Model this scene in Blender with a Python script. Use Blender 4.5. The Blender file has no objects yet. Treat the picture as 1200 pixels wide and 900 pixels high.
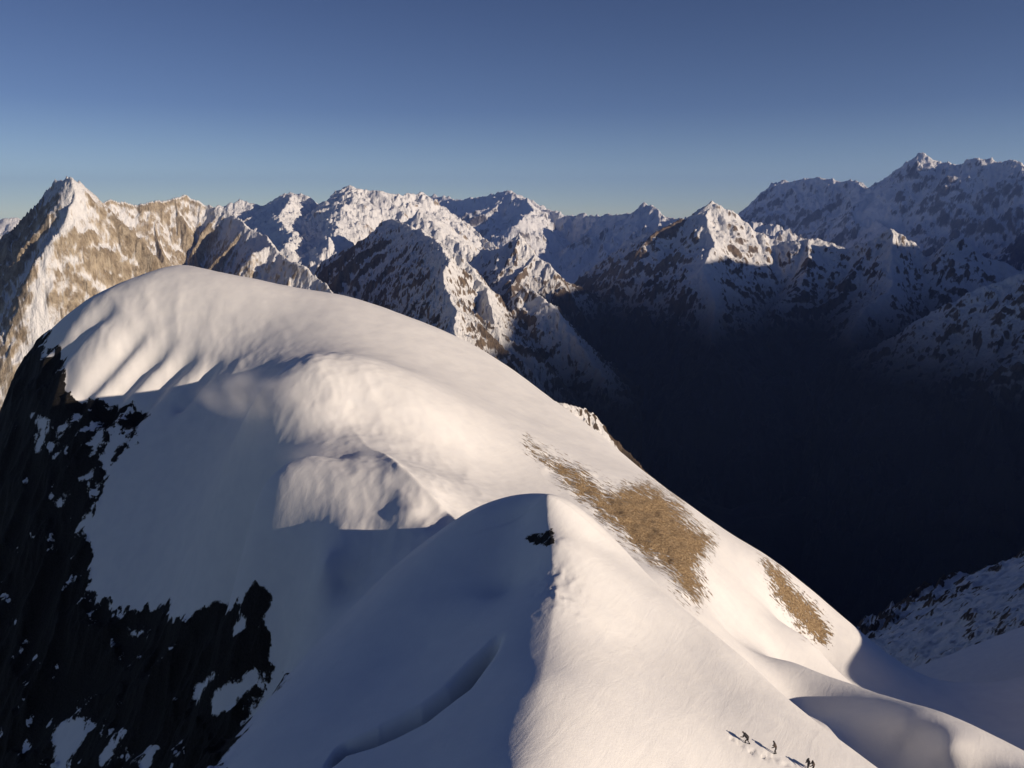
import bpy, bmesh, math, random, time
import numpy as np
T0 = time.time()
R = math.radians
scene = bpy.context.scene
col = scene.collection
f32 = np.float32

# ------------------------------------------------------------------ camera
W, H, F = 1200.0, 900.0, 924.0
PITCH = R(12.2)
CP, SP = math.cos(PITCH), math.sin(PITCH)
def at(px, py, Y):
    """world point seen at photo pixel (px,py), Y metres ahead of the camera"""
    u = (px - W/2)/F; v = (H/2 - py)/F
    y = CP + v*SP; z = -SP + v*CP
    s = Y/y
    return (u*s, Y, z*s)
def pix(x, y, z):
    d = y*CP - z*SP
    d = np.maximum(d, 1e-3)
    u = x/d; v = (y*SP + z*CP)/d
    return W/2 + u*F, H/2 - v*F

cam = bpy.data.cameras.new('camera'); co = bpy.data.objects.new('camera', cam); col.objects.link(co)
cam.sensor_width = 36; cam.lens = 36*F/W; cam.clip_start = 1; cam.clip_end = 200000
co.location = (0, 0, 0); co.rotation_euler = (math.pi/2 - PITCH, 0, 0)
scene.camera = co

# ------------------------------------------------------------------ light
SUN_AZ, SUN_EL = R(116), R(13)       # azimuth clockwise from +Y
sd = np.array([math.sin(SUN_AZ)*math.cos(SUN_EL), math.cos(SUN_AZ)*math.cos(SUN_EL), math.sin(SUN_EL)])
sun = bpy.data.lights.new('sun', 'SUN'); so = bpy.data.objects.new('sun', sun); col.objects.link(so)
sun.energy = 4.4; sun.angle = R(0.5); sun.color = (1.0, 0.82, 0.63)
from mathutils import Vector
so.rotation_euler = Vector(sd).to_track_quat('Z', 'Y').to_euler()
so.location = (0, 0, 500)
world = bpy.data.worlds.new('World'); scene.world = world; world.use_nodes = True
nt = world.node_tree; nt.nodes.clear()
wo = nt.nodes.new('ShaderNodeOutputWorld'); bg = nt.nodes.new('ShaderNodeBackground'); sk = nt.nodes.new('ShaderNodeTexSky')
sk.sky_type = 'NISHITA'; sk.sun_disc = False; sk.sun_elevation = SUN_EL; sk.sun_rotation = SUN_AZ
sk.altitude = 6400; sk.air_density = 1.15; sk.dust_density = 2.6; sk.ozone_density = 2.3
bg.inputs[1].default_value = 0.094
tc = nt.nodes.new('ShaderNodeTexCoord'); sx = nt.nodes.new('ShaderNodeSeparateXYZ'); nt.links.new(tc.outputs['Generated'], sx.inputs[0])
cr = nt.nodes.new('ShaderNodeValToRGB'); nt.links.new(sx.outputs['Z'], cr.inputs[0])
el = cr.color_ramp.elements; el[0].position = 0.0; el[0].color = (.92, .80, .62, 1); el[1].position = .42; el[1].color = (.42, .38, .50, 1)
for p_, c_ in ((.05, (.90, .75, .62, 1)), (.12, (.58, .52, .54, 1)), (.24, (.47, .43, .49, 1))):
    e_ = el.new(p_); e_.color = c_
mm = nt.nodes.new('ShaderNodeMix'); mm.data_type = 'RGBA'; mm.blend_type = 'MULTIPLY'; mm.inputs[0].default_value = 1
nt.links.new(sk.outputs[0], mm.inputs[6]); nt.links.new(cr.outputs[0], mm.inputs[7]); nt.links.new(mm.outputs[2], bg.inputs[0]); nt.links.new(bg.outputs[0], wo.inputs[0])
vs = scene.view_settings
vs.view_transform = 'Standard'; vs.look = 'None'; vs.gamma = 1; vs.exposure = 0.36; vs.use_curve_mapping = False
scene.render.engine = 'CYCLES'
scene.cycles.max_bounces = 6; scene.cycles.diffuse_bounces = 1; scene.cycles.volume_bounces = 1

# ------------------------------------------------------------------ noise
def _hash(ix, iy, seed):
    h = (ix.astype(np.int64)*374761393 + iy.astype(np.int64)*668265263 + seed*974634777) & 0xFFFFFFFF
    h = ((h ^ (h >> 13))*1274126177) & 0xFFFFFFFF
    return h ^ (h >> 16)
_G = np.array([[math.cos(a), math.sin(a)] for a in np.linspace(0, 2*math.pi, 64, endpoint=False)], dtype=f32)
def gn(x, y, seed=0):
    xf = np.floor(x); yf = np.floor(y)
    fx = (x-xf).astype(f32); fy = (y-yf).astype(f32)
    ix = xf.astype(np.int64); iy = yf.astype(np.int64)
    def g(dx, dy):
        q = _G[_hash(ix+dx, iy+dy, seed) & 63]
        return q[..., 0]*(fx-dx) + q[..., 1]*(fy-dy)
    sx = fx*fx*fx*(fx*(fx*6-15)+10); sy = fy*fy*fy*(fy*(fy*6-15)+10)
    a = g(0, 0); b = g(1, 0); c = g(0, 1); d = g(1, 1)
    return (a + sx*(b-a) + sy*((c + sx*(d-c)) - (a + sx*(b-a))))*1.5
def fbm(x, y, oct=5, seed=0, gain=.5, lac=2.03):
    s = 0; a = 1.0
    for i in range(oct):
        s = s + a*gn(x, y, seed+i); x = x*lac+13.7; y = y*lac-7.1; a *= gain
    return s
def ridged(x, y, oct=5, seed=0, gain=.5, lac=2.07):
    s = 0; a = 1.0; w = 1.0
    for i in range(oct):
        n = 1-np.abs(gn(x, y, seed+i)); n = n*n*w
        w = np.clip(n*1.6, 0, 1); s = s + a*n; x = x*lac+5.3; y = y*lac+9.2; a *= gain
    return s
def sstep(a, b, x):
    t = np.clip((x-a)/(b-a), 0, 1); return t*t*(3-2*t)

# ------------------------------------------------------------------ mesh helpers
def tag(o, label=None, cat=None, group=None, kind=None):
    if label: o['label'] = label
    if cat: o['category'] = cat
    if group: o['group'] = group
    if kind: o['kind'] = kind
    return o
def grid_mesh(name, X, Y, Z, mats, attrs=None, kind='structure'):
    n, m = X.shape
    me = bpy.data.meshes.new(name)
    v = np.stack([X, Y, Z], -1).reshape(-1, 3).astype(f32)
    i = np.arange(n*m, dtype=np.int32).reshape(n, m)
    q = np.stack([i[:-1, :-1], i[:-1, 1:], i[1:, 1:], i[1:, :-1]], -1).reshape(-1, 4)
    me.vertices.add(len(v)); me.vertices.foreach_set('co', v.ravel())
    me.loops.add(q.size); me.loops.foreach_set('vertex_index', q.ravel())
    me.polygons.add(len(q)); me.polygons.foreach_set('loop_start', np.arange(0, q.size, 4, dtype=np.int32))
    me.polygons.foreach_set('loop_total', np.full(len(q), 4, dtype=np.int32))
    me.polygons.foreach_set('use_smooth', np.ones(len(q), dtype=bool))
    me.update(calc_edges=True)
    for k, a in (attrs or {}).items():
        at_ = me.attributes.new(k, 'FLOAT', 'POINT'); at_.data.foreach_set('value', a.reshape(-1).astype(f32))
    me.materials.append(mats)
    o = bpy.data.objects.new(name, me); col.objects.link(o)
    if kind: o['kind'] = kind
    return o

# ------------------------------------------------------------------ materials
class NT:
    def __init__(s, name):
        s.m = bpy.data.materials.new(name); s.m.use_nodes = True; s.t = s.m.node_tree; s.t.nodes.clear()
        s.out = s.t.nodes.new('ShaderNodeOutputMaterial'); s.b = s.t.nodes.new('ShaderNodeBsdfPrincipled')
        s.t.links.new(s.b.outputs[0], s.out.inputs[0])
    def n(s, ty, **k):
        nd = s.t.nodes.new(ty)
        for a, v in k.items(): setattr(nd, a, v)
        return nd
    def lk(s, a, b): s.t.links.new(a, b)
    def val(s, inp, v):
        if hasattr(v, 'is_output'): s.lk(v, inp)
        else: inp.default_value = v
    def math(s, op, a, b=0, c=0, clamp=False):
        nd = s.n('ShaderNodeMath', operation=op, use_clamp=clamp)
        for i, v in enumerate((a, b, c)):
            s.val(nd.inputs[i], v)
        return nd.outputs[0]
    def noise(s, scale, detail=6, rough=.6, vec=None, dist=0):
        nd = s.n('ShaderNodeTexNoise'); nd.inputs['Scale'].default_value = scale; nd.inputs['Detail'].default_value = detail
        nd.inputs['Roughness'].default_value = rough; nd.inputs['Distortion'].default_value = dist
        if vec is not None: s.lk(vec, nd.inputs['Vector'])
        return nd.outputs[0]
    def mapt(s, size, deg):
        tc = s.n('ShaderNodeNewGeometry'); mp = s.n('ShaderNodeMapping', vector_type='TEXTURE')
        mp.inputs['Scale'].default_value = size; mp.inputs['Rotation'].default_value = (0, 0, R(deg))
        s.lk(tc.outputs['Position'], mp.inputs[0]); return mp.outputs[0]
    def mapv(s, scale=(1, 1, 1), rot=(0, 0, 0)):
        tc = s.n('ShaderNodeNewGeometry'); mp = s.n('ShaderNodeMapping')
        mp.inputs['Scale'].default_value = scale; mp.inputs['Rotation'].default_value = rot
        s.lk(tc.outputs['Position'], mp.inputs[0]); return mp.outputs[0]
    def ramp(s, fac, a, b):
        nd = s.n('ShaderNodeMapRange', interpolation_type='SMOOTHSTEP'); s.val(nd.inputs[0], fac)
        s.val(nd.inputs[1], a); s.val(nd.inputs[2], b); return nd.outputs[0]
    def mix(s, f, a, b):
        nd = s.n('ShaderNodeMix', data_type='RGBA'); s.val(nd.inputs[0], f)
        for i, v in ((6, a), (7, b)):
            if hasattr(v, 'is_output'): s.lk(v, nd.inputs[i])
            else: nd.inputs[i].default_value = (*v, 1)
        return nd.outputs[2]
    def attr(s, name):
        nd = s.n('ShaderNodeAttribute', attribute_name=name); return nd.outputs['Fac']

SNOW = (.74, .75, .77)
def mountain_mat(name, unit, rock=(.13, .10, .08), rock2=(.25, .2, .15), thr=.62, soft=.08, snow=SNOW, valley=None, zfade=(-900, -300)):
    """unit = metres of the finest visible detail; thr = slope above which rock shows"""
    m = NT(name)
    g = m.n('ShaderNodeNewGeometry'); sep = m.n('ShaderNodeSeparateXYZ'); m.lk(g.outputs['Normal'], sep.inputs[0])
    pz = m.n('ShaderNodeSeparateXYZ'); m.lk(g.outputs['Position'], pz.inputs[0])
    streak = m.mapv((1, 1, .35))
    n1 = m.noise(1/(unit*7), 14, .66, streak, .2)
    n2 = m.noise(1/(unit*45), 8, .6)
    n3 = m.noise(1/(unit*2.2), 6, .7, streak, .2)
    a = m.math('ADD', sep.outputs[2], m.math('MULTIPLY', m.math('SUBTRACT', n1, .5), .55))
    a = m.math('ADD', a, m.math('MULTIPLY', m.math('SUBTRACT', n2, .5), .6))
    a = m.math('ADD', a, m.math('MULTIPLY', m.math('SUBTRACT', n3, .5), .5))
    a = m.math('ADD', a, m.attr('snow'))
    fac = m.ramp(a, thr-soft, thr+soft)
    rc = m.mix(m.ramp(n1, .35, .65), rock, rock2)
    rc = m.mix(m.ramp(n3, .45, .8), rc, tuple(c*.35 for c in rock))
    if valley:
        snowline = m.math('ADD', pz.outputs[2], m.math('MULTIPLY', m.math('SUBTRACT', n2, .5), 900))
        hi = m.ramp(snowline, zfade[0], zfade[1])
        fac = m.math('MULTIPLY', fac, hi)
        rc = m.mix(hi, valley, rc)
    c = m.mix(fac, rc, snow)
    m.lk(c, m.b.inputs['Base Color']); m.b.inputs['Roughness'].default_value = .9
    m.b.inputs['Specular IOR Level'].default_value = .15
    bp = m.n('ShaderNodeBump'); bp.inputs['Strength'].default_value = .75; bp.inputs['Distance'].default_value = unit*2.2
    hgt = m.math('ADD', m.math('MULTIPLY', n1, 2.2), m.math('MULTIPLY', n3, m.math('SUBTRACT', 1.0, m.math('MULTIPLY', fac, .6))))
    m.lk(hgt, bp.inputs['Height']); m.lk(bp.outputs[0], m.b.inputs['Normal'])
    return m.m

STREAK = 0
def fore_mat():
    m = NT('foreground_snow_and_rock')
    p1 = m.mapv((1, 1, 1))
    streak = m.mapt((5.5, .9, 1.6), STREAK)
    rk = m.attr('rock'); lit = m.attr('tan')
    n1 = m.noise(1.0, 12, .7, streak, .4)
    n2 = m.noise(.16, 10, .65, p1, .3)
    n3 = m.noise(1.5, 9, .7, p1)
    k = m.math('ADD', rk, m.math('MULTIPLY', m.math('SUBTRACT', m.mix(lit, n2, n1), .5), m.math('ADD', 1.3, m.math('MULTIPLY', lit, 1.0))))
    k = m.math('ADD', k, m.math('MULTIPLY', m.math('SUBTRACT', n3, .5), .45))
    gn_ = m.n('ShaderNodeNewGeometry'); gz = m.n('ShaderNodeSeparateXYZ'); m.lk(gn_.outputs['Normal'], gz.inputs[0])
    ledge = m.math('MULTIPLY', m.ramp(gz.outputs[2], .50, .74), m.ramp(m.noise(.11, 8, .65, p1), .50, .60))
    k = m.math('SUBTRACT', k, m.math('MULTIPLY', m.math('MULTIPLY', ledge, .62), m.math('SUBTRACT', 1.0, lit)))
    fac = m.ramp(k, .47, .53)
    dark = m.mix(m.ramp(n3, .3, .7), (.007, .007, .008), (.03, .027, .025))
    tan = m.mix(m.ramp(n3, .35, .7), (.26, .17, .085), (.66, .49, .30))
    rc = m.mix(lit, dark, tan)
    sn = m.mix(m.ramp(n2, .3, .7), (.74, .745, .76), (.80, .80, .80))
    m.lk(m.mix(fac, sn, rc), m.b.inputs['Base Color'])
    m.b.inputs['Roughness'].default_value = .75; m.b.inputs['Specular IOR Level'].default_value = .2
    # wind-packed snow relief: long low drifts plus grain; rock much rougher
    wind = m.mapt((5, 1.1, 1.5), 60)
    w1 = m.noise(.55, 7, .6, wind, .6); w2 = m.noise(3.0, 6, .7, p1)
    h = m.math('ADD', m.math('MULTIPLY', w1, .085), m.math('MULTIPLY', w2, .035))
    h = m.math('ADD', h, m.math('MULTIPLY', fac, m.math('ADD', m.math('MULTIPLY', n3, 1.6), m.math('MULTIPLY', n1, .8))))
    bp = m.n('ShaderNodeBump'); bp.inputs['Strength'].default_value = 1; bp.inputs['Distance'].default_value = 1.0
    m.lk(h, bp.inputs['Height']); m.lk(bp.outputs[0], m.b.inputs['Normal'])
    return m.m

# ------------------------------------------------------------------ mountains: ridge networks with generated spurs
def mountain(name, mat, ridges, slope=1.0, floor=-2300, az=None, yr=None, nx=600, ny=500, seed=1,
             spur=0.0, spur_slope=.62, rough=1.0, conc=.0, cart=None, snowbias=None, spread=1.0, sidebias=0.0):
    """ridges: list of polylines of (px,py,Y) photo pixels placed Y metres ahead"""
    rnd = random.Random(seed)
    segs = []                                  # x0,y0,z0,x1,y1,z1,slope
    def poly(pts, sl):
        for a, b in zip(pts[:-1], pts[1:]): segs.append((*a, *b, sl))
    def jag(pts, lvl, amp):
        for _ in range(lvl):
            out = [pts[0]]
            for a, b in zip(pts[:-1], pts[1:]):
                L = math.dist(a, b)
                mx = [(a[i]+b[i])/2 for i in range(3)]
                mx[0] += rnd.gauss(0, 1)*L*amp; mx[1] += rnd.gauss(0, 1)*L*amp
                out += [tuple(mx), b]
            pts = out
        return pts
    def spurs(pts, length, sp, sl, depth, side=None):
        acc = rnd.random()*sp
        for a, b in zip(pts[:-1], pts[1:]):
            dx, dy = b[0]-a[0], b[1]-a[1]; L = math.hypot(dx, dy)
            if L < 1e-3: continue
            while acc < L:
                t = acc/L; p = [a[i]+(b[i]-a[i])*t for i in range(3)]
                for sgn in (1, -1):
                    if rnd.random() < .2: continue
                    nx_, ny_ = -dy/L*sgn, dx/L*sgn
                    an = rnd.gauss(0, .35); c_, s_ = math.cos(an), math.sin(an)
                    nx_, ny_ = nx_*c_-ny_*s_, nx_*s_+ny_*c_
                    if depth < 1:   # sub spurs bend down-ridge
                        k = .7; dirx, diry = dx/L, dy/L
                        if b[2] > a[2]: dirx, diry = -dirx, -diry
                        nx_, ny_ = nx_+dirx*k, ny_+diry*k; q = math.hypot(nx_, ny_); nx_ /= q; ny_ /= q
                    ln = length*(.5+rnd.random()*.8); g = sl*(.75+.5*rnd.random())
                    pp = [tuple(p)]; cx, cy, cz = p
                    cz -= 0.0
                    for j in range(4):
                        h = math.atan2(ny_, nx_)+rnd.gauss(0, .22)
                        nx_, ny_ = math.cos(h), math.sin(h)
                        cx += nx_*ln/4; cy += ny_*ln/4; cz -= g*ln/4*(1.25 if j == 0 else 1.0)
                        pp.append((cx, cy, cz))
                    poly(pp, slope*(1.05+.3*rnd.random()))
                    if depth > 0: spurs(pp, length*.42, sp*.42, sl*1.25, depth-1)
                acc += sp*(.6+.8*rnd.random())
            acc -= L
    allp = []
    for k, rd in enumerate(ridges):
        pts = [(q[1:] if q[0] == 'w' else at(*q)) for q in rd]; allp += [p for p, q in zip(pts, rd) if q[0] != 'w'] or pts
        pts = jag(pts, 2, .05); poly(pts, slope)
        if spur > 0:
            spurs(pts, spur, spur*.42, spur_slope, 1)
    ys = [p[1] for p in allp]; azs = [math.atan2(p[0], p[1]) for p in allp]
    if cart: yr = az = (1, 2)
    if yr is None: yr = (min(ys)*.72, max(ys)*1.12)
    if az is None: az = (min(azs)-.06, max(azs)+.06)
    A = np.linspace(math.tan(az[0]), math.tan(az[1]), nx)
    Yv = np.geomspace(yr[0], yr[1], ny)
    if cart: A = np.linspace(cart[0], cart[1], nx); Yv = np.linspace(cart[2], cart[3], ny)
    YY, AA = np.meshgrid(Yv, A, indexing='ij')
    XX = AA if cart else YY*AA
    D = 5000. if cart else np.median(ys)
    # domain warp
    s = D*.035*rough
    wx = fbm(XX/(s*6), YY/(s*6), 4, seed*7+1)*s*.9; wy = fbm(XX/(s*6), YY/(s*6), 4, seed*7+3)*s*.9
    QX = (XX+wx*.5).astype(f32); QY = (YY+wy*.5).astype(f32)
    Z = np.full(XX.shape, floor, dtype=f32); DM = np.full(XX.shape, 1e6, dtype=f32); DR = DM.copy()
    for (x0, y0, z0, x1, y1, z1, sl) in segs:
        reach = (max(z0, z1)-floor)/sl*1.05 + s
        if reach <= 0: continue
        i0 = np.searchsorted(Yv, min(y0, y1)-reach); i1 = np.searchsorted(Yv, max(y0, y1)+reach)
        if i1 <= i0: continue
        yl = max(Yv[i0], 1); yh = Yv[min(i1, ny-1)]
        xl, xh = min(x0, x1)-reach, max(x0, x1)+reach
        al = min(xl/yl, xl/yh); ah = max(xh/yl, xh/yh)
        if cart: al, ah = xl, xh
        j0 = np.searchsorted(A, al); j1 = np.searchsorted(A, ah)
        if j1 <= j0: continue
        qx = QX[i0:i1, j0:j1]; qy = QY[i0:i1, j0:j1]
        dx, dy = x1-x0, y1-y0; L2 = dx*dx+dy*dy+1e-6
        t = np.clip(((qx-x0)*dx+(qy-y0)*dy)/L2, 0, 1)
        d = np.hypot(qx-(x0+t*dx), qy-(y0+t*dy))
        zz = z0+t*(z1-z0)
        h = zz - sl*d/(1+conc*d/D)
        sub = Z[i0:i1, j0:j1]; np.maximum(sub, h, out=sub)
        if True:
            sd_ = DM[i0:i1, j0:j1]; np.minimum(sd_, d, out=sd_)
        if sl == slope:
            sr_ = DR[i0:i1, j0:j1]; np.minimum(sr_, d, out=sr_)
    amp = np.minimum(DM*.6, D*.034*rough)+D*.0010
    rg = ridged((XX+wx)/(D*.05), (YY+wy)/(D*.05), 7, seed*11+2, .47)-1.0
    Z = Z + D*.0028*rough*(ridged((XX+wx)/(D*.022), (YY+wy)/(D*.022), 4, seed*3+4)-1.0)
    Z = Z + amp*rg*.8 + D*.0030*rough*fbm(XX/(D*.008), YY/(D*.008), 5, seed*5+9, .6)*np.clip(DM/(D*.004), .4, 1)
    def blur(a, r):
        for ax in (0, 1):
            c = np.cumsum(np.concatenate([np.repeat(np.take(a, [0], ax), r+1, ax), a, np.repeat(np.take(a, [-1], ax), r, ax)], ax), axis=ax, dtype=np.float64)
            n_ = a.shape[ax]
            a = ((np.take(c, np.arange(2*r+1, 2*r+1+n_), ax)-np.take(c, np.arange(n_), ax))/(2*r+1)).astype(f32)
        return a
    def nrm(a, q=.22):
        return np.clip(a/(np.std(a)*2.2+1e-6), -1, 1)*q
    sn = nrm(blur(blur(Z, 2), 2)-Z, .20) + nrm(blur(blur(Z, 7), 7)-Z, .30) + .5*np.exp(-DR/(D*.010))
    if snowbias is not None: sn = sn + snowbias(XX, YY, Z)
    o = grid_mesh(name, XX, YY, Z, mat, {'snow': sn})
    print(name, XX.shape, len(segs), 'segs', round(time.time()-T0, 1))
    return o
def poly_mask(px, py, poly):
    inside = np.zeros(px.shape, bool); n = len(poly)
    for i in range(n):
        x0, y0 = poly[i]; x1, y1 = poly[(i+1) % n]
        if y0 == y1: continue
        c = ((y0 > py) != (y1 > py)) & (px < (x1-x0)*(py-y0)/(y1-y0)+x0)
        inside ^= c
    return inside
def poly_dist(px, py, poly):
    """signed distance in photo pixels, >0 inside"""
    d = np.full(px.shape, 1e9, dtype=f32); n = len(poly)
    for i in range(n):
        x0, y0 = poly[i]; x1, y1 = poly[(i+1) % n]
        dx, dy = x1-x0, y1-y0
        t = np.clip(((px-x0)*dx+(py-y0)*dy)/(dx*dx+dy*dy+1e-9), 0, 1)
        d = np.minimum(d, np.hypot(px-x0-t*dx, py-y0-t*dy))
    return np.where(poly_mask(px, py, poly), d, -d)
#==FORE==
# ------------------------------------------------------------------ foreground ridge
CPTS = [at(*p) for p in [
    # crest
    (575,1000,54.0),(603,900,66.0),(632,800,80.0),(652,700,100.0),(644,640,113.0),(641,582,126.0),
    (525,618,176.7),(470,560,189.9),(410,497,235.0),(330,440,288),
    # dim shelf left of the crest
    (400,540,209.1),(370,530,215.9),(365,605,182.8),(440,600,179.2),(320,515,233.7),(300,470,251),(480,600,174.8),(380,650,165.2),(300,590,198.6),
    # near hump, shaded left side
    (610,620,125.0),(600,700,112.0),(560,600,131.0),(520,626,131.0),(450,690,124.0),(350,790,112.0),(280,870,100.0),
    (560,700,110.0),(500,760,103.0),(560,800,86.0),(450,800,98.0),(400,880,84.0),(500,880,76.0),(540,950,64.0),
    # near flank, right of the crest
    (700,640,121.0),(720,700,107.0),(780,700,115.0),(730,750,98.0),(800,750,105.0),(740,800,87.6),(860,800,98.0),(878,862,86.8),(760,900,73.7),(900,900,82.2),(720,960,66.0),(900,960,76.0),
    (820,730,113.0),(860,762,108.0),(935,830,99.0),(1030,900,93.0),(1120,965,87.0),
    # second strip
    (850,744,196.0),(930,775,190.0),(1000,802,184.0),(1060,828,178.0),(1130,858,168.0),(1200,887,160.0),(1300,930,150.0),
    (940,832,168.0),(1010,836,160.0),(1060,850,150.0),(1110,868,141.0),(1165,898,130.0),(1230,930,120.0),
    (890,775,180.0),(960,850,152.0),(1000,865,152.0),(1060,882,148.0),(1100,905,140.0),(1150,925,134.0),(1050,940,128.0),
    (840,770,150.0),(900,840,138.0),(960,890,128.0),
    # main flank
    (700,590,242.3),(650,540,266.9),(600,480,319.5),(500,480,254.0),(560,540,245.5),(420,420,308),(500,430,335),
    (760,650,217.8),(800,690,190.0),(840,720,196.0),(760,600,254.1),(800,650,223.0),(860,680,238.0),(900,720,232.0),(950,750,232.0),
    (700,530,307.3),
    # skyline of the flank
    (400,351,428.5),(500,386,433.7),(570,416,442.8),(600,438,438.6),(640,466,445.4),(700,506,354.2),(760,556,316.9),(800,591,281.0),(850,626,275.0),
    (900,656,270.0),(950,701,264.0),(1000,746,256.0),(1035,776,250.0),(1065,798,245.0),
    # hollow beyond strip
    (950,778,236.0),(1060,830,225.0),(1150,850,225.0),(1200,880,205.0),(1120,800,270.0),(1200,800,300.0),
    # dome
    (60,392,433.2),(100,352,400),(150,331,416),(210,323,441.6),(250,321,431.0),(300,327,415.4),(350,337,411.7),
    (100,420,359.3),(150,380,372.6),(150,440,351.8),(220,370,374.7),(220,430,350.7),(300,380,368.2),(300,430,334),(360,400,346),
    # bowl
    (120,500,332.9),(200,520,315.0),(200,620,279.5),(130,640,289.5),(120,700,273.8),(200,710,248),(300,660,208),(240,560,286),
    (300,720,206),(400,690,164.6),(350,740,164.4),
    # cliffs below the bowl
    (330,800,165.0),(260,900,135.0),(180,780,225.0),
]]
CPTS += [(-330, 430, -190), (-310, 360, -235), (-330, 300, -290), (-260, 250, -280), (-190, 190, -240), (-150, 140, -220), (-120, 100, -190),
         (-90, 60, -150), (-60, 40, -95), (-420, 200, -420), (-300, 120, -380), (-220, 60, -320),
         (242, 193, -119), (300, 230, -112), (240, 120, -125), (330, 330, -125), (420, 250, -100), (60, 30, -75), (130, 70, -100), (200, 60, -130),
         (0, 25, -45)]
for p in [(60,392,433.2),(150,331,416),(210,323,441.6),(300,327,415.4),(400,351,428.5),(500,386,433.7),(570,416,442.8),(640,466,445.4),(700,506,354.2),(760,556,316.9),
          (850,626,275.0),(950,701,264.0),(1035,776,250.0)]:
    x, y, z = at(*p); L = math.hypot(x, y)
    s = (L+40)/L; CPTS.append((x*s+12, y*s, z-34)); s = (L+150)/L; CPTS.append((x*s+30, y*s, z-190))
for p in [(820,730,113),(860,762,108),(935,830,99),(1030,900,93),(1120,965,87)]:
    x, y, z = at(*p); CPTS.append((x+4, y+9, z-7.5))
for p in [(930,775,190),(1000,802,184),(1060,828,178),(1130,858,168),(1200,887,160)]:
    x, y, z = at(*p); CPTS.append((x+8, y+16, z-16))
CP_ = np.array(CPTS)
def tps_fit(P, lam):
    n = len(P); d = np.hypot(P[:, None, 0]-P[None, :, 0], P[:, None, 1]-P[None, :, 1])/100
    K = np.where(d > 0, d*d*np.log(np.maximum(d, 1e-9)), 0) + lam*np.eye(n)
    Q = np.c_[np.ones(n), P[:, :2]/100]
    M = np.block([[K, Q], [Q.T, np.zeros((3, 3))]])
    return np.linalg.solve(M, np.r_[P[:, 2], 0, 0, 0])
def tps_eval(P, w, X, Y):
    out = w[-3] + w[-2]*X/100 + w[-1]*Y/100
    for i in range(len(P)):
        r2 = ((X-P[i, 0])**2+(Y-P[i, 1])**2)*1e-4
        out = out + w[i]*.5*r2*np.log(np.maximum(r2, 1e-12))
    return out
wts = tps_fit(CP_, .0012)
def hit(px, py):
    Ys = np.linspace(40, 620, 2400); p = np.array([at(px, py, y) for y in (1.0,)])[0]
    xs, zs = p[0]*Ys, p[2]*Ys
    g = tps_eval(CP_, wts, xs, Ys); k = np.argmax(zs < g)
    return (float(xs[k]), float(Ys[k]), float(g[k]))
def line_dist(pts, X, Y):
    """distance to a plan polyline, signed (left of travel > 0), and position along it 0..1"""
    best = np.full(X.shape, 1e9, dtype=f32); sg = np.ones(X.shape, dtype=f32); tt = np.zeros(X.shape, dtype=f32)
    n = len(pts)-1
    for i in range(n):
        x0, y0 = pts[i][:2]; x1, y1 = pts[i+1][:2]; dx, dy = x1-x0, y1-y0
        t = np.clip(((X-x0)*dx+(Y-y0)*dy)/(dx*dx+dy*dy+1e-9), 0, 1)
        ex, ey = X-x0-t*dx, Y-y0-t*dy; d = np.hypot(ex, ey); k = d < best
        best = np.where(k, d, best); sg = np.where(k, np.sign(dx*ey-dy*ex), sg); tt = np.where(k, (i+t)/n, tt)
    return best, sg, tt
NX, NY = 1150, 950
A = np.linspace(math.tan(R(-56)), math.tan(R(56)), NX); Yv = np.geomspace(22, 640, NY)
YY, AA = np.meshgrid(Yv, A, indexing='ij'); XX = YY*AA
Z = tps_eval(CP_, wts, XX.astype(f32), YY.astype(f32)).astype(f32)
# sharpen the crests
crest = [at(*p) for p in [(641,582,126.0),(575,640,148.0),(525,618,176.7),(470,560,189.9),(410,497,235.0),(330,440,288)]]
d, sg, tt = line_dist(crest, XX, YY); Z += 3.4*np.exp(-d/5.5)*sstep(.14, .4, tt)*(1-sstep(.64, .86, tt))
crest2 = [at(*p) for p in [(575,1000,54),(603,900,66),(632,800,80),(652,700,100),(644,640,113),(641,582,126)]]
d, sg, tt = line_dist(crest2, XX, YY); Z += 1.3*np.exp(-d/5)*sstep(.2, .9, tt)*np.where(tt >= .999, np.exp(-d/4), 1)
# furrows down the dome
for pts, dep, w in (([(150,352),(105,378),(72,415)], 4.0, 6), ([(185,372),(140,415),(100,460)], 4.0, 4.5), ([(215,392),(170,425),(122,480)], 5.0, 5), ([(240,405),(205,430),(165,475)], 5.0, 5), ([(262,415),(240,440),(215,470)], 3.5, 4)):
    ln = [hit(*p) for p in pts]; d, sg, tt = line_dist(ln, XX, YY)
    Z -= dep*np.exp(-(d/w)**2)*sstep(0, .5, tt)
# crevasse in the shaded side of the hump
cv = [hit(*p) for p in [(380,905),(405,878),(440,868),(500,838),(545,805),(572,770),(592,742)]]
d, sg, tt = line_dist(cv, XX, YY)
prof = np.where(sg < 0, np.exp(-d/.35), np.exp(-(d/(1.0+1.6*sstep(0, .5, tt)*(1-sstep(.7, 1, tt))))**4))
Z -= 5.5*prof*sstep(0, .25, tt)*(1-sstep(.8, 1, tt))
# boot track: a line of trodden dents
trk = [hit(*p) for p in [(858,868),(876,876),(890,886),(906,890),(925,902),(945,908)]]
rt = random.Random(4)
for i in range(46):
    t = i/45*(len(trk)-1); k = min(int(t), len(trk)-2); a, b = trk[k], trk[k+1]; q = t-k
    x0 = a[0]+(b[0]-a[0])*q+rt.gauss(0, .35); y0 = a[1]+(b[1]-a[1])*q+rt.gauss(0, .5)
    i0, i1 = np.searchsorted(Yv, [y0-2, y0+2]); w = slice(i0, i1); dd = (XX[w]-x0)**2+(YY[w]-y0)**2
    Z[w] -= .16*np.exp(-dd/.035)
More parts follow.
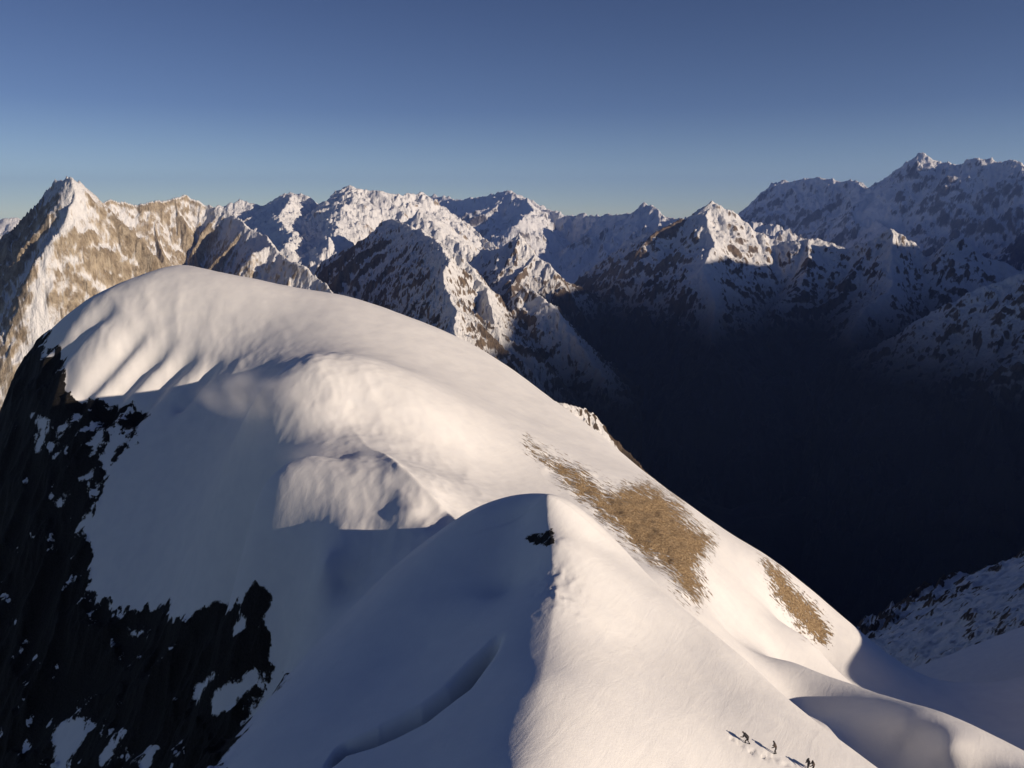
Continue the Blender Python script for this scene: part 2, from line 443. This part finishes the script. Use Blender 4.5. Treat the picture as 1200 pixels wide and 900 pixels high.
# rime and wind-blasted blocks along the crest of the hump
rim = [at(*p) for p in [(642,600,121),(646,650,110),(655,700,100),(652,740,93)]]
d, sg, tt = line_dist(rim, XX, YY)
rimw = np.exp(-(d/3.4)**2)*sstep(0, .35, tt)*(1-sstep(.75, 1, tt))
Z += rimw*(.22*(ridged(XX/2.2, YY/3.0, 4, 71)-1)+.10*fbm(XX/.7, YY/.9, 3, 73))*(.35+.65*sstep(-.3, .4, fbm(XX/4, YY/4, 2, 75)))
PX, PY = pix(XX, YY, Z)
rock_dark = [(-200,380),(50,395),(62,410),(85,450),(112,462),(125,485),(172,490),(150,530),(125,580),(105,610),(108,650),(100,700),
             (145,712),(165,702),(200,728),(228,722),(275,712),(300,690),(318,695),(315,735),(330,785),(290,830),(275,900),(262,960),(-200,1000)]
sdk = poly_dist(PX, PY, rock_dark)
tan1 = [(612,510),(680,545),(720,570),(760,560),(790,580),(812,612),(840,628),(832,650),(820,665),(826,700),(818,713),(795,695),(782,672),(770,665),(740,645),(700,610),(680,590),(650,560),(625,535)]
tan2 = [(892,655),(915,665),(935,692),(952,705),(975,740),(968,757),(945,745),(925,720),(908,700)]
s1 = poly_dist(PX, PY, tan1); s2 = poly_dist(PX, PY, tan2)
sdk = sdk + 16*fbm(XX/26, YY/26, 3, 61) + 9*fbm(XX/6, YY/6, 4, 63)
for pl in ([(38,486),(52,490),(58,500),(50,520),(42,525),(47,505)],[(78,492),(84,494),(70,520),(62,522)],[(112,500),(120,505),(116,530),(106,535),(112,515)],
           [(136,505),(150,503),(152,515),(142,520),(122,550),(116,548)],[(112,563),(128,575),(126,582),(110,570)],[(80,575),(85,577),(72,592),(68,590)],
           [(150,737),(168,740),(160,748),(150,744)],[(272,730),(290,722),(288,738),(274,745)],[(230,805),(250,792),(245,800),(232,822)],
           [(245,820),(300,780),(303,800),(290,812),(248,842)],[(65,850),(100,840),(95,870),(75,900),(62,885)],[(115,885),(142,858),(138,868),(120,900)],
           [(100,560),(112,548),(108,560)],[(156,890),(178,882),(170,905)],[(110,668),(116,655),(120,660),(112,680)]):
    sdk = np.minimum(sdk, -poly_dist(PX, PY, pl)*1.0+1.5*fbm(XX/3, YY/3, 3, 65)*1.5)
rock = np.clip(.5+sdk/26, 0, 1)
fl = poly_dist(PX, PY, [(612,630),(625,622),(650,614),(653,640),(638,642),(624,638)])
rock = np.maximum(rock, np.where((YY < 150) & (YY > 95), np.clip(.32+fl/18, 0, .6), 0))
rock = np.maximum(rock, np.where(YY > 150, np.maximum(np.clip(.30+s1/45+.10*sstep(700, 790, PX)+.12*fbm(XX/9, YY/9, 3, 95), 0, .95), np.clip(.42+s2/30, 0, .95)), 0))
lit = np.maximum(sstep(-30, -5, s1), sstep(-30, -5, s2))*(YY > 150)
# rock relief
rz = ridged(XX/22, YY/22, 5, 5)-1
dk = sstep(-6, 22, sdk)
Z = Z + dk*rz*5 + lit*np.clip((np.maximum(s1, s2)+8)/20, 0, 1)*.7*fbm(XX/5, YY/5, 4, 91)
# soft drifts, and wind-cut lips on the lee side of the crest
dl, sgl, ttl = line_dist([at(*p) for p in [(525,618,176),(410,497,234),(330,440,288),(250,420,340),(110,440,380)]], XX, YY)
wl = np.exp(-(dl/32)**2)*(YY > 150)
Z = Z + wl*(1-dk)*(.6*(ridged((XX*.8+YY*.6)/17, (YY*.8-XX*.6)/34, 3, 83)-.8) + .16*(ridged(XX/4.5, YY/7, 3, 85)-1))
Z = Z + (1-dk)*(.35*fbm(XX/30, YY/30, 3, 41) + .05*fbm(XX/7+YY/30, YY/7, 3, 47))
a_, b_ = hit(690, 545), hit(770, 590); STREAK = math.degrees(math.atan2(b_[1]-a_[1], b_[0]-a_[0]))
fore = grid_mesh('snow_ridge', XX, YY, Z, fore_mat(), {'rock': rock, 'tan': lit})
print('fore', round(time.time()-T0, 1))
# ------------------------------------------------------------------ climbers
def simple_mat(name, c, rough=.8):
    m = NT(name); n = m.noise(9, 3); m.lk(m.mix(m.ramp(n, .3, .7), c, tuple(v*1.5 for v in c)), m.b.inputs['Base Color'])
    m.b.inputs['Roughness'].default_value = rough; return m.m
M_cloth = simple_mat('dark_mountain_trousers', (.02, .018, .018)); M_jack = simple_mat('dark_down_jacket', (.02, .019, .022))
M_jack2 = simple_mat('brown_grey_jacket', (.06, .045, .038))
M_hood = simple_mat('dark_hood', (.03, .022, .02)); M_skin = simple_mat('skin', (.35, .2, .14)); M_boot = simple_mat('boot', (.02, .02, .02)); M_mitt = simple_mat('mitten', (.03, .025, .025))
def skin_obj(name, verts, edges, radii, mat, parent, sub=2):
    me = bpy.data.meshes.new(name); me.from_pydata(verts, edges, []); me.update()
    o = bpy.data.objects.new(name, me); col.objects.link(o)
    md = o.modifiers.new('skin', 'SKIN'); md.use_smooth_shade = True
    if len(me.skin_vertices) == 0:
        bpy.context.view_layer.objects.active = o; bpy.ops.mesh.customdata_skin_add()
    for i, r in enumerate(radii):
        r = r if isinstance(r, tuple) else (r, r)
        me.skin_vertices[0].data[i].radius = r; me.skin_vertices[0].data[i].use_root = (i == 0)
    sb = o.modifiers.new('smooth', 'SUBSURF'); sb.levels = sb.render_levels = sub
    me.materials.append(mat)
    if parent is not None: o.parent = parent
    return o
def climber(px, py, heading, label, lean=.15, stride=.25, crouch=0.0, jacket=M_jack, bulk=1.0, arms=.3, side=0.0):
    """stands on the snow seen at photo pixel (px,py); heading = direction faced, degrees from +X"""
    x, y, z = ground(px, py)
    root = bpy.data.objects.new('person', None); col.objects.link(root)
    root.location = (x, y, z-.05); root.rotation_euler = (0, 0, R(heading)); root.empty_display_size = .3
    tag(root, label, 'person', 'climbers walking in a line across the snow slope')
    P = [(0, 0, .92-crouch), (lean*.25, 0, 1.08-crouch), (lean, side*.6, 1.33-crouch*1.1), (lean*1.35, side, 1.49-crouch*1.25), (lean*1.6+.02, side*1.2, 1.60-crouch*1.35), (lean*1.6+.02, side*1.2, 1.69-crouch*1.4)]
    rad = [.13, .125, (.17, .13), .06, .095, .08]
    E = [(0, 1), (1, 2), (2, 3), (3, 4), (4, 5)]
    arm_v = []
    for s in (1, -1):
        b = len(P); sw = arms*(1 if s > 0 else .5)
        P += [(lean*1.05, s*.18+side*.7, 1.40-crouch*1.15), (lean+sw*.25, s*.27+side*.5, 1.14-crouch), (lean+sw, s*.24+side*.4, 1.00-crouch), (lean+sw+.09, s*.23+side*.4, .96-crouch), (lean+sw+.05, s*.18+side*.4, .99-crouch)]
        rad += [.075, .055, .038, .045, .02]
        E += [(2, b), (b, b+1), (b+1, b+2), (b+2, b+3), (b+2, b+4)]
    for s in (1, -1):
        b = len(P); f = stride*s; up = .10 if s > 0 else -.02
        P += [(0, s*.1, .86-crouch), (f*.6+.10+crouch*.6, s*.12, .48-crouch*.45+up*.5), (f, s*.11, .12+up), (f+.15, s*.12, .07+up)]
        rad += [.10, .07, .05, .045]
        E += [(0, b), (b, b+1), (b+1, b+2), (b+2, b+3)]
    skin_obj('body', P, E, rad, M_cloth, root)
    # jacket over trunk and arms, hood, boots, mittens as worn pieces
    jp = [P[0], P[1], P[2], P[3], P[6], P[7], P[8], P[11], P[12], P[13]]
    skin_obj('jacket', jp, [(0, 1), (1, 2), (2, 3), (2, 4), (4, 5), (5, 6), (2, 7), (7, 8), (8, 9)],
             [.175*bulk, .18*bulk, (.235*bulk, .20*bulk), .10, .115, .085, .062, .115, .085, .062], jacket, root)
    h0, h1 = P[4], P[5]
    skin_obj('hood', [(h0[0]-.03, h0[1], h0[2]-.05), (h0[0]-.035, h0[1], h0[2]+.03), (h1[0]-.03, h1[1], h1[2]+.02)], [(0, 1), (1, 2)], [.115, .13, .085], M_hood, root)
    for k in (16, 20):
        a, t = P[k+2], P[k+3]
        skin_obj('boot', [(a[0], a[1], a[2]+.10), (a[0], a[1], a[2]-.02), (t[0]+.03, t[1], t[2]-.02)], [(0, 1), (1, 2)], [.065, .075, .06], M_boot, root)
    for k in (9, 14):
        a = P[k]
        skin_obj('mitten', [P[k-1], a, (a[0]+.06, a[1], a[2]-.02), P[k+1]], [(0, 1), (1, 2), (0, 3)], [.05, .056, .035, .026], M_mitt, root)
    return root
def ground(px, py):
    """terrain point of the finished ridge mesh nearest the line of sight through a photo pixel"""
    d = np.hypot(PX-px, PY-py) + np.where(YY < 50, 1e4, 0) + np.where(YY > 140, 1e4, 0)
    k = np.unravel_index(np.argmin(d), d.shape); return float(XX[k]), float(YY[k]), float(Z[k])
climber(877, 872, 150, 'person in a bulky dark jacket leading the line, bent forward over the snow', lean=.42, stride=.22, crouch=.12, bulk=1.35, arms=.35)
climber(910, 884, 165, 'slim person in dark clothes second in the line, back bent sideways, behind the leader', lean=.20, stride=.08, crouch=.0, bulk=.95, arms=.2, side=-.16, jacket=M_jack2)
climber(946, 904, 200, 'upright person standing on the left in the pair at the rear of the line', lean=.05, stride=.15, bulk=1.0, arms=.2)
climber(953, 905, 175, 'person leaning away on the right in the pair at the rear of the line', lean=.15, stride=.2, bulk=1.1, arms=.3, side=.12, jacket=M_jack2)
#==FAR==
M_tan = mountain_mat('tan_snowy_rock', 5.5, (.25, .20, .14), (.48, .41, .31), .61, .14)
M_pale = mountain_mat('pale_snow_rock', 10, (.2, .16, .12), (.4, .33, .26), .33, .12)
M_far = mountain_mat('distant_snow_rock', 16, (.08, .075, .08), (.2, .18, .17), .50, .14)
M_mass = mountain_mat('massif_snow_rock', 18, (.05, .048, .055), (.14, .13, .13), .60, .10)
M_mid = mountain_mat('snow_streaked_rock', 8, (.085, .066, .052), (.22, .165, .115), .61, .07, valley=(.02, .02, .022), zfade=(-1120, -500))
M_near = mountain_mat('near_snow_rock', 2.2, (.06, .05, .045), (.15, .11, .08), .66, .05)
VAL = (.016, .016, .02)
# far left
mountain('mountain', M_pale, [[(-200,275,15000),(-60,262,15000),(0,258,15000),(22,255,15000),(60,268,15000),(130,280,15000)]], slope=.8, spur=1800, nx=300, ny=200, seed=2)
# left tower
mountain('mountain', M_tan, [[(-160,420,8600),(-60,345,7500),(0,298,6400),(28,262,5500),(42,237,5000),(70,213,4480),(84,207,4200),(98,218,4260),(110,235,4350),(135,258,4500),(160,292,4700),(190,325,4900),(240,380,5200)],
     [(84,209,4200),(78,240,4050),(62,280,3900),(57,330,3800),(60,385,3650),(50,460,3450)]], slope=1.5, spur=380, spur_slope=1.0, nx=620, ny=420, seed=3, floor=-1800)
# tan wall
mountain('mountain', M_tan, [[(100,262,6400),(125,243,6500),(140,232,6600),(165,240,6700),(190,234,6800),(218,227,7000),(240,241,7000),(262,246,6900),(285,262,6600),(320,285,6200),(350,315,5800)]], slope=1.9, spur=330, spur_slope=1.3, nx=560, ny=420, seed=4, floor=-1800)
# bright snow group
mountain('mountain', M_pale, [[(230,250,12500),(280,238,12500),(291,234,12600),(312,241,12600),(340,223,12500),(365,239,12300),(385,235,12300),(405,217,12000),(430,222,12000),(455,229,12000),(480,224,12300),(495,235,12500),(540,262,12500)],
     [(340,224,12500),(335,260,11000),(330,290,9500)],[(405,218,12000),(400,255,10700),(385,285,9500)]], slope=.75, spur=1700, spur_slope=.5, nx=620, ny=420, seed=5)
# hazy far range
mountain('mountain', M_far, [[(400,240,26000),(480,233,24500),(510,228,23500),(545,235,22500),(575,229,21800),(597,222,21300),(625,234,21000),(640,247,20500),(670,251,19800),(700,252,19000),(735,250,18200),(754,237,17600),(775,250,17000),(800,255,16500),(850,262,15000),(900,262,14500)],[(597,222,21300),(612,245,19500),(600,262,18000)]],
     slope=.85, spur=3000, spur_slope=.5, nx=700, ny=400, seed=6, floor=-2500)
# central rock peaks
mountain('mountain', M_mid, [[(380,305,7600),(430,278,7300),(455,256,7000),(470,262,6600),(490,276,6100),(515,285,5300),(550,308,5100),(583,338,4900),(589,372,4500),(608,420,4200),(628,470,4000)],
     [(515,286,5300),(526,330,4500),(534,390,3700),(560,440,3200)]], slope=1.15, spur=480, spur_slope=.8, nx=660, ny=560, seed=7)
mountain('mountain', M_mid, [[(585,380,5200),(620,335,5100),(650,358,4900),(680,395,4700),(700,440,4400)]], slope=1.0, spur=500, spur_slope=.75, nx=300, ny=300, seed=8)
mountain('mountain', M_tan, [[(262,345,5200),(278,318,5200),(292,298,5200),(312,286,5300),(328,300,5200),(350,306,5000),(378,330,4800),(410,352,4600)]], slope=1.3, spur=300, spur_slope=.9, nx=300, ny=260, seed=21, floor=-1800)
mountain('mountain', M_pale, [[(430,290,9600),(462,262,9600),(474,256,9500),(486,262,9300),(500,246,9300),(512,258,9200),(530,275,9000),(560,295,8800)]], slope=1.0, spur=700, spur_slope=.7, nx=300, ny=260, seed=22)
mountain('mountain', M_mid, [[(545,310,8300),(566,292,8400),(585,292,8300),(604,273,8200),(624,297,8000),(650,318,7800)]], slope=1.1, spur=600, spur_slope=.7, nx=300, ny=260, seed=23)
mountain('mountain', M_mid, [[(590,385,6900),(620,334,6800),(632,352,6700),(650,368,6500),(672,395,6300),(690,430,6000)]], slope=1.1, spur=420, spur_slope=.85, nx=300, ny=300, seed=8)
# right-hand middle range
mountain('mountain', M_mid, [[(600,420,10000),(660,350,9800),(700,310,9600),(740,282,9400),(785,262,9200),(810,262,9000),(828,236,8800),(850,252,8800),(875,268,8700),(905,283,8600),(940,279,8500),(955,277,8500),(985,291,8400),(1030,267,8200),(1060,280,8100),(1085,301,8000),(1120,277,7800),(1150,302,7700),(1200,318,7500),(1300,290,7300),(1420,250,7200)],
     [(828,238,8800),(834,285,8000),(838,340,7200),(835,400,6400)],[(1030,268,8200),(1040,330,7200),(1010,400,6200)]], slope=.95, spur=1300, spur_slope=.62, nx=950, ny=520, seed=9)
# big massif
mountain('mountain', M_mass, [[(820,290,23500),(870,257,23000),(900,225,22500),(915,212,22200),(935,210,21800),(960,207,21300),(1005,212,20500),(1018,219,20200),(1040,205,19600),(1085,178,18800),(1105,190,18500),(1120,193,18200),(1140,182,17800),(1165,190,17400),(1185,187,17000),(1200,195,16700),(1300,205,15500),(1450,190,14500)],
     [(1005,212,20500),(1020,240,18800),(1040,268,17300)]], slope=1.0, spur=2200, spur_slope=.6, nx=760, ny=420, seed=10, floor=-2500)
# right snow shoulder
mountain('mountain', M_mid, [[(1020,450,5600),(1060,400,5500),(1110,360,5400),(1140,338,5300),(1200,318,5200),(1300,290,5000),(1400,270,4800)]], slope=.8, spur=900, spur_slope=.5, nx=420, ny=360, seed=11)
# bottom-right
mountain('mountain', M_near, [[(980,840,820),(1025,800,850),(1060,782,880),(1100,760,900),(1150,728,920),(1200,698,940),(1300,665,980),(1450,625,1050)],[('w',900,930,-330),('w',920,800,-270),('w',950,560,-80),('w',950,400,-50)]], slope=.8, spur=120, spur_slope=.6, nx=480, ny=420, seed=12, floor=-1500)
# buttress behind the crest
mountain('rock_buttress', M_near, [[(520,420,620),(575,425,640),(610,455,660),(640,466,680),(665,478,690),(688,487,700),(700,520,690),(720,560,680)]], slope=1.3, spur=60, spur_slope=1.0, nx=260, ny=260, seed=13, floor=-900)
# off-frame shadowing range to the right
mountain('mountain', M_far, [[('w',5800,-3500,-200),('w',6300,-1200,250),('w',6500,500,1000),('w',6900,2500,1180),('w',8000,5000,1100),('w',8800,6500,560),('w',10500,8500,700),('w',13500,11000,1100)]], slope=.8, spur=1500, seed=14, cart=(3200, 16000, -5500, 13500), nx=260, ny=300)
# valley ground
A = np.linspace(-3.0, 3.0, 500); Yv = np.geomspace(150, 60000, 420)
YY, AA = np.meshgrid(Yv, A, indexing='ij'); XX = YY*AA
Zg = -2100 + 420*(ridged(XX/3000, YY/3000, 6, 77)-1) + 0*XX
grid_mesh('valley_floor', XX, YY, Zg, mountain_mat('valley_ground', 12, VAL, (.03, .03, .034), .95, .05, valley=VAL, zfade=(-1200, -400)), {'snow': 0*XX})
#==HAZE==
def blowing_snow(pts, rad, dens, seed):
    bm = bmesh.new(); bmesh.ops.create_icosphere(bm, subdivisions=4, radius=1.0)
    a, b = Vector(pts[0]), Vector(pts[1]); ax = (b-a); L = ax.length/2+rad[0]; c = (a+b)/2
    q = ax.to_track_quat('X', 'Z').to_matrix()
    for v in bm.verts:
        v.co = q @ Vector((v.co.x*L, v.co.y*rad[0], v.co.z*rad[1])) + c
    me = bpy.data.meshes.new('blowing_snow'); bm.to_mesh(me); bm.free()
    for p in me.polygons: p.use_smooth = True
    o = bpy.data.objects.new('blowing_snow', me); col.objects.link(o); o['kind'] = 'stuff'
    m = bpy.data.materials.new('blowing_snow'); m.use_nodes = True; t = m.node_tree; t.nodes.clear()
    out = t.nodes.new('ShaderNodeOutputMaterial'); p = t.nodes.new('ShaderNodeVolumePrincipled')
    g = t.nodes.new('ShaderNodeTexCoord'); geo = t.nodes.new('ShaderNodeNewGeometry')
    n = t.nodes.new('ShaderNodeTexNoise'); n.inputs['Scale'].default_value = .075; n.inputs['Detail'].default_value = 4; n.inputs['Distortion'].default_value = .8
    t.links.new(geo.outputs['Position'], n.inputs['Vector'])
    # radial fall-off in generated coordinates of the plume's own box
    sub = t.nodes.new('ShaderNodeVectorMath'); sub.operation = 'SUBTRACT'; sub.inputs[1].default_value = (.5, .5, .5)
    ln = t.nodes.new('ShaderNodeVectorMath'); ln.operation = 'LENGTH'
    t.links.new(g.outputs['Generated'], sub.inputs[0]); t.links.new(sub.outputs[0], ln.inputs[0])
    mr = t.nodes.new('ShaderNodeMapRange'); mr.interpolation_type = 'SMOOTHSTEP'
    mr.inputs[1].default_value = .45; mr.inputs[2].default_value = .12; t.links.new(ln.outputs['Value'], mr.inputs[0])
    m2 = t.nodes.new('ShaderNodeMapRange'); m2.interpolation_type = 'SMOOTHSTEP'; m2.inputs[1].default_value = .42; m2.inputs[2].default_value = .68
    t.links.new(n.outputs[0], m2.inputs[0])
    mu = t.nodes.new('ShaderNodeMath'); mu.operation = 'MULTIPLY'; t.links.new(mr.outputs[0], mu.inputs[0]); t.links.new(m2.outputs[0], mu.inputs[1])
    m3 = t.nodes.new('ShaderNodeMath'); m3.operation = 'MULTIPLY'; m3.inputs[1].default_value = dens; t.links.new(mu.outputs[0], m3.inputs[0])
    t.links.new(m3.outputs[0], p.inputs['Density']); p.inputs['Color'].default_value = (.95, .95, .97, 1); p.inputs['Anisotropy'].default_value = .2
    t.links.new(p.outputs[0], out.inputs['Volume']); me.materials.append(m)
blowing_snow((at(480,560,196), at(370,520,206)), (16, 9), .10, 1)
blowing_snow((at(350,470,235), at(270,450,262)), (18, 9), .09, 2)

def haze_box():
    x0, x1, y0, y1, z0, z1 = -70000, 70000, -3000, 62000, -4000, 2600
    me = bpy.data.meshes.new('haze')
    v = [(x, y, z) for z in (z0, z1) for y in (y0, y1) for x in (x0, x1)]
    me.from_pydata(v, [], [(0, 2, 3, 1), (4, 5, 7, 6), (0, 1, 5, 4), (2, 6, 7, 3), (0, 4, 6, 2), (1, 3, 7, 5)]); me.update()
    o = bpy.data.objects.new('haze', me); col.objects.link(o); o['kind'] = 'stuff'
    m = bpy.data.materials.new('thin_mountain_air'); m.use_nodes = True; t = m.node_tree; t.nodes.clear()
    out = t.nodes.new('ShaderNodeOutputMaterial'); p = t.nodes.new('ShaderNodeVolumePrincipled')
    p.inputs['Color'].default_value = (.27, .44, 1.0, 1); p.inputs['Density'].default_value = HAZE
    p.inputs['Anisotropy'].default_value = 0.1
    t.links.new(p.outputs[0], out.inputs['Volume']); me.materials.append(m)
HAZE = .5/42000
haze_box()
print('built', round(time.time()-T0, 1))
